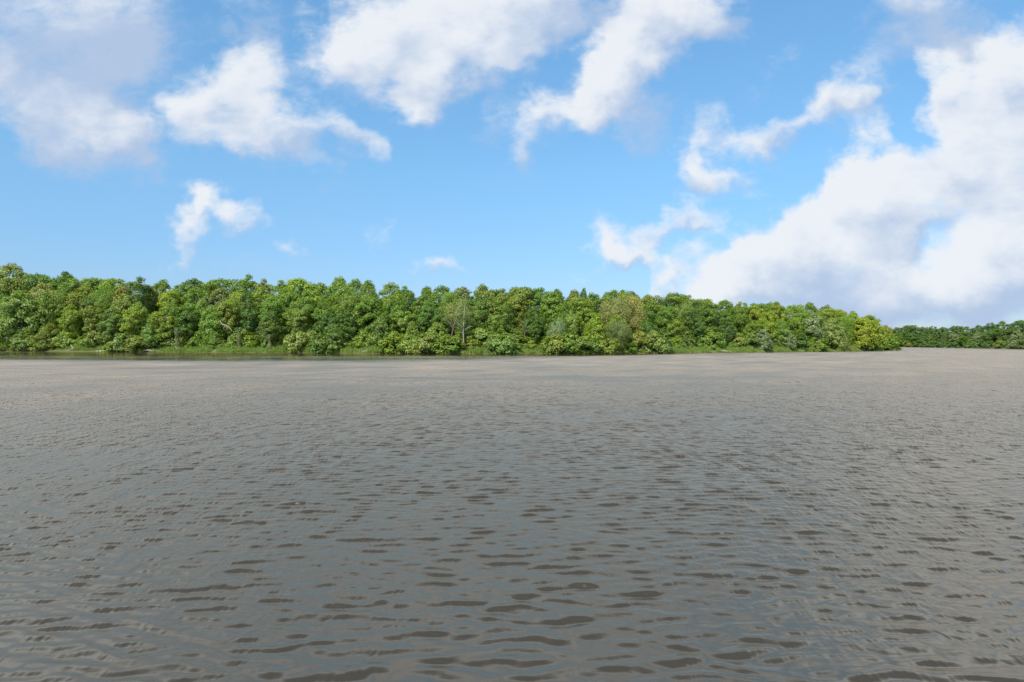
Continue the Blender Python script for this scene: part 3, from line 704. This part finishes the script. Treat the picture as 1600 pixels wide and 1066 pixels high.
branchy('driftwood', 113, 1.8, [([(-1.0, .5, 2.2), (0, .2, 1.1), (1.2, -.1, .5), (3.2, -.2, .15)], [.06, .14, .15, .06]), ([(0.4, 0, .9), (-.9, -.3, .3), (-2.0, -.4, .1)], [.1, .08, .03]),
        ([(1.0, 0, .6), (1.8, .1, 1.2), (2.1, .1, 1.8)], [.07, .04, .02])],
        DEAD, 'thin grey fallen branch sloping down in front of the first grass clearing', 'driftwood', 'driftwood along the bank')
branchy('driftwood', 8, 1.2, [([(-3, 0, .1), (-1, .1, .4), (1.2, 0, .55), (3.4, -.1, .15)], [.1, .17, .15, .05]), ([(0, 0, .5), (1, .3, 1.0), (1.8, .4, 1.0)], [.08, .05, .02])],
        DEAD, 'pale log lying on the mud at the left edge of the picture', 'driftwood', 'driftwood along the bank')
branchy('driftwood', 44, 1.2, [([(-3, 0, .1), (-1, .1, .35), (1.2, 0, .75), (3.0, .1, .7)], [.06, .14, .13, .04]), ([(-.5, 0, .4), (-.2, .2, 1.1)], [.07, .03])],
        DEAD, 'grey crooked log on the mud below the big leafy tree at the left', 'driftwood', 'driftwood along the bank')
branchy('driftwood', 163, 1.0, [([(-2, 0, .2), (0, .1, .35), (2.2, 0, .2)], [.08, .13, .06]), ([(.4, 0, .3), (1.4, .2, .9)], [.07, .03]), ([(-1, 0, .3), (-.2, -.2, .8), (.3, -.2, 1.0)], [.06, .05, .02])],
        DEAD, 'small pile of pale broken branches just left of the forked driftwood', 'driftwood', 'driftwood along the bank')
branchy('driftwood', 237, 1.0, [([(-3, 0, .3), (-1, 0, .5), (1, 0, .3), (2.2, .2, .9)], [.1, .15, .12, .03]), ([(0, 0, .4), (1.4, .1, .3), (3, .2, .15)], [.1, .08, .03])],
        DEAD, 'low grey root tangle at the foot of the rounded bush right of the forked driftwood', 'driftwood', 'driftwood along the bank')
branchy('driftwood', 277, 1.4, [([(-1.1, .4, 1.7), (0, 0, .9), (1.2, -.3, .2)], [.03, .08, .1])], DEAD, 'short pale stick slanting to the water below the first vine-wrapped trunk', 'driftwood', 'driftwood along the bank')
branchy('driftwood', 575, 1.6, [([(-2.2, .2, .3), (0, 0, .4), (1.8, 0, .25)], [.05, .1, .06]), ([(0, 0, .4), (-.5, .2, 1.0)], [.05, .02])], DEAD, 'dark grey log lying on the sunlit grass gap', 'driftwood', 'driftwood along the bank')
branchy('driftwood', 600, 2.5, [([(.4, 0, 0), (0, 0, 1.2), (-.6, 0, 2.6)], [.12, .1, .05])], DEAD, 'pale broken stake leaning left at the right end of the sunlit grass gap', 'driftwood', 'driftwood along the bank')
branchy('driftwood', 1130, 1.0, [([(-2.4, .2, .3), (0, 0, .45), (2.4, 0, .2)], [.05, .12, .06])], DEAD, 'weathered log on the shore where it bends away', 'driftwood', 'driftwood along the bank')
# vine-wrapped trunks
def vine_trunk(px, off, h, rad, label):
    x, y = P(px, near(px, off)); z = float(ground_z(px, near(px, off)))
    root = bpy.data.objects.new('vine_covered_trunk', None); COL.objects.link(root); root.location = (x, y, z)
    tb = [tube([(0, 0, -.5), (.15, 0, h * .3), (-.1, .1, h * .65), (.2, 0, h)], [.42, .34, .28, .16], 9),
          tube([(.1, 0, h * .8), (.9, -.3, h * .95), (1.8, -.5, h * 1.12)], [.13, .09, .03], 6), tube([(-.05, 0, h * .7), (-1, .2, h * .9), (-1.5, .2, h * 1.1)], [.12, .08, .03], 6)]
    link('trunk', limbs_mesh('trunk', tb, BARK), root)
    rr = np.random.default_rng(int(px)); n = 3600
    t_ = rr.uniform(0, 1, n) ** 1.1; a = rr.uniform(0, 6.28, n)
    q = rad * (1 - .35 * t_ + .25 * np.sin(t_ * 9 + px)) * rr.uniform(.55, 1.15, n)
    C = np.stack([q * np.cos(a) + .1 * np.sin(t_ * 5), q * np.sin(a), t_ * h], 1)
    N = unit(np.stack([np.cos(a), np.sin(a), .5 + 0 * a], 1) + rr.normal(size=(n, 3)) * .4)
    Vv, Qq = leaves(C, N, .19 * rr.uniform(.7, 1.3, n), rr)
    c_ = link('vine', mesh_np('vine', Vv, Qq, False, LEAF), root); c_.color = (.13, .17, .035, .15)
    tag(root, label, 'tree trunk', 'vine-wrapped trunks')
    return root
vine_trunk(277, 4.2, 7.5, .85, 'trunk wrapped in yellowish vine nearest the forked driftwood')
vine_trunk(374, 4.2, 6.5, .85, 'trunk wrapped in vine, at the long grassy bank below bare hanging branches')
vine_trunk(421, 3.6, 5.0, .7, 'vine-wrapped trunk on pale spreading roots, rightmost of the three')
branchy('dead_branch', 362, 4.0, [([(-3.2, .3, 8.4), (-2.2, 0, 8.2), (-.8, -.3, 7.6), (.2, -.5, 6.4), (.4, -.6, 5.6)], [.12, .11, .09, .06, .02]),
        ([(-2.2, 0, 8.2), (-2.6, -.2, 7.0), (-2.0, -.2, 6.2)], [.06, .04, .015]), ([(-1.4, -.1, 7.9), (-1.6, -.3, 6.9)], [.05, .015]), ([(-3.2, .3, 8.4), (-4, .5, 9.3), (-4.1, .8, 10)], [.1, .06, .02])],
        DEAD, 'bare grey branch hanging beside the vine-wrapped trunk', 'branch')
branchy('dead_tree', 724, 4.6, [([(0, 0, -.5), (.05, 0, 3), (-.05, .1, 6), (.1, .4, 9), (.3, .6, 13)], [.2, .17, .15, .11, .05]), ([(.0, .1, 5.5), (1.2, 0, 6.6), (2.4, 0, 7.0), (3.2, 0, 6.9)], [.09, .06, .04, .015]),
        ([(0, .1, 6.4), (-1.2, .1, 7.6), (-2.6, .1, 9.0)], [.09, .06, .02])],
        PALE, 'straight pale bare trunk standing at the waterside in the middle of the bank', 'tree trunk')
branchy('dead_tree', 818, 9, [([(0, 0, -.5), (.2, 0, 3), (.8, .1, 6.5), (1.0, .1, 9)], [.22, .2, .16, .06]), ([(.5, 0, 5), (-.5, 0, 7), (-.9, 0, 8.5)], [.09, .06, .02])], BARK, 'slim grey trunk leaning right between the grey weeping shrub and the silvery tree', 'tree trunk')
branchy('dead_tree', 838, 7.5, [([(0, 0, -.5), (-.1, 0, 3), (.1, .1, 6.5), (0, .1, 8)], [.2, .17, .13, .05])], BARK, 'short upright grey trunk on the grassy bank left of the silvery tree', 'tree trunk')
branchy('dead_tree', 553, 9.5, [([(0, 0, -.5), (0, 0, 4), (.1, 0, 8.0), (.4, 0, 11), (.9, .1, 13.0)], [.2, .17, .15, .13, .06]), ([(.1, 0, 8), (-.6, 0, 9.4), (-.9, 0, 10.4)], [.07, .05, .02])], BARK, 'pale dead snag showing through the leaves above the sunlit grass gap', 'tree trunk')
branchy('dead_tree', 707, 7, [([(0, 0, -.5), (-.4, 0, 3), (.6, .1, 7.5), (1.6, .1, 10.5)], [.26, .24, .16, .05]), ([(.3, 0, 6), (-1.5, 0, 8.5), (-2.6, 0, 9.4)], [.13, .08, .02]), ([(-.4, 0, 3), (-1.8, 0, 5.2), (-3.2, 0, 6.0)], [.12, .08, .02])],
        BARK, 'dead forked tree with spreading grey limbs left of the straight pale trunk', 'tree trunk')
# white rocks and small stones on the waterline
stone_m, t = material('pale_stone')
l, pt, mm, vv, mrr, mx, ns = mk(t)
tcx = nd('ShaderNodeTexCoord', t); b = nd('ShaderNodeBsdfPrincipled', t); l(mx(ns(tcx.outputs['Object'], 4, 5, .6), (.30, .28, .25, 1), (.60, .58, .54, 1)), b.inputs['Base Color']); b.inputs['Roughness'].default_value = .85
o = nd('ShaderNodeOutputMaterial', t); l(b.outputs[0], o.inputs[0])
def rock(px, off, s, sh, label):
    import bmesh
    bm = bmesh.new(); bmesh.ops.create_icosphere(bm, subdivisions=3, radius=1)
    rr = random.Random(int(px * 7))
    fz = [(Vector((rr.uniform(-1, 1), rr.uniform(-1, 1), rr.uniform(-1, 1))).normalized(), rr.uniform(.6, .95)) for _ in range(12)]
    for v in bm.verts:
        for nn, dd_ in fz:
            e = v.co.dot(nn) - dd_
            if e > 0: v.co -= nn * e * .9
        v.co = Vector((v.co.x * s, v.co.y * s * .8, v.co.z * sh))
    me = bpy.data.meshes.new('rock'); bm.to_mesh(me); bm.free(); me.materials.append(stone_m)
    x, y = P(px, near(px, off)); o = link('rock', me); o.location = (x, y, float(ground_z(px, near(px, off))) + sh * .4)
    tag(o, label, 'rock', 'pale rocks at the waterline')
rock(964, .6, .42, .5, 'larger white rock at the waterline below the round willow')
rock(957.5, .6, .35, .3, 'smaller white rock left of the larger one below the round willow')
rock(1014, 1.2, .9, .2, 'long low pale rock on the shore right of the white rock pair')
for i, (q, s_) in enumerate(((152, .3), (157, .25), (167, .35), (172, .28), (176, .3))):
    rock(q, .9, s_, .2, ['leftmost', 'second', 'third', 'fourth', 'rightmost'][i] + ' small pale stone in the row on the mud left of the forked driftwood')
print('objects', len(bpy.data.objects))
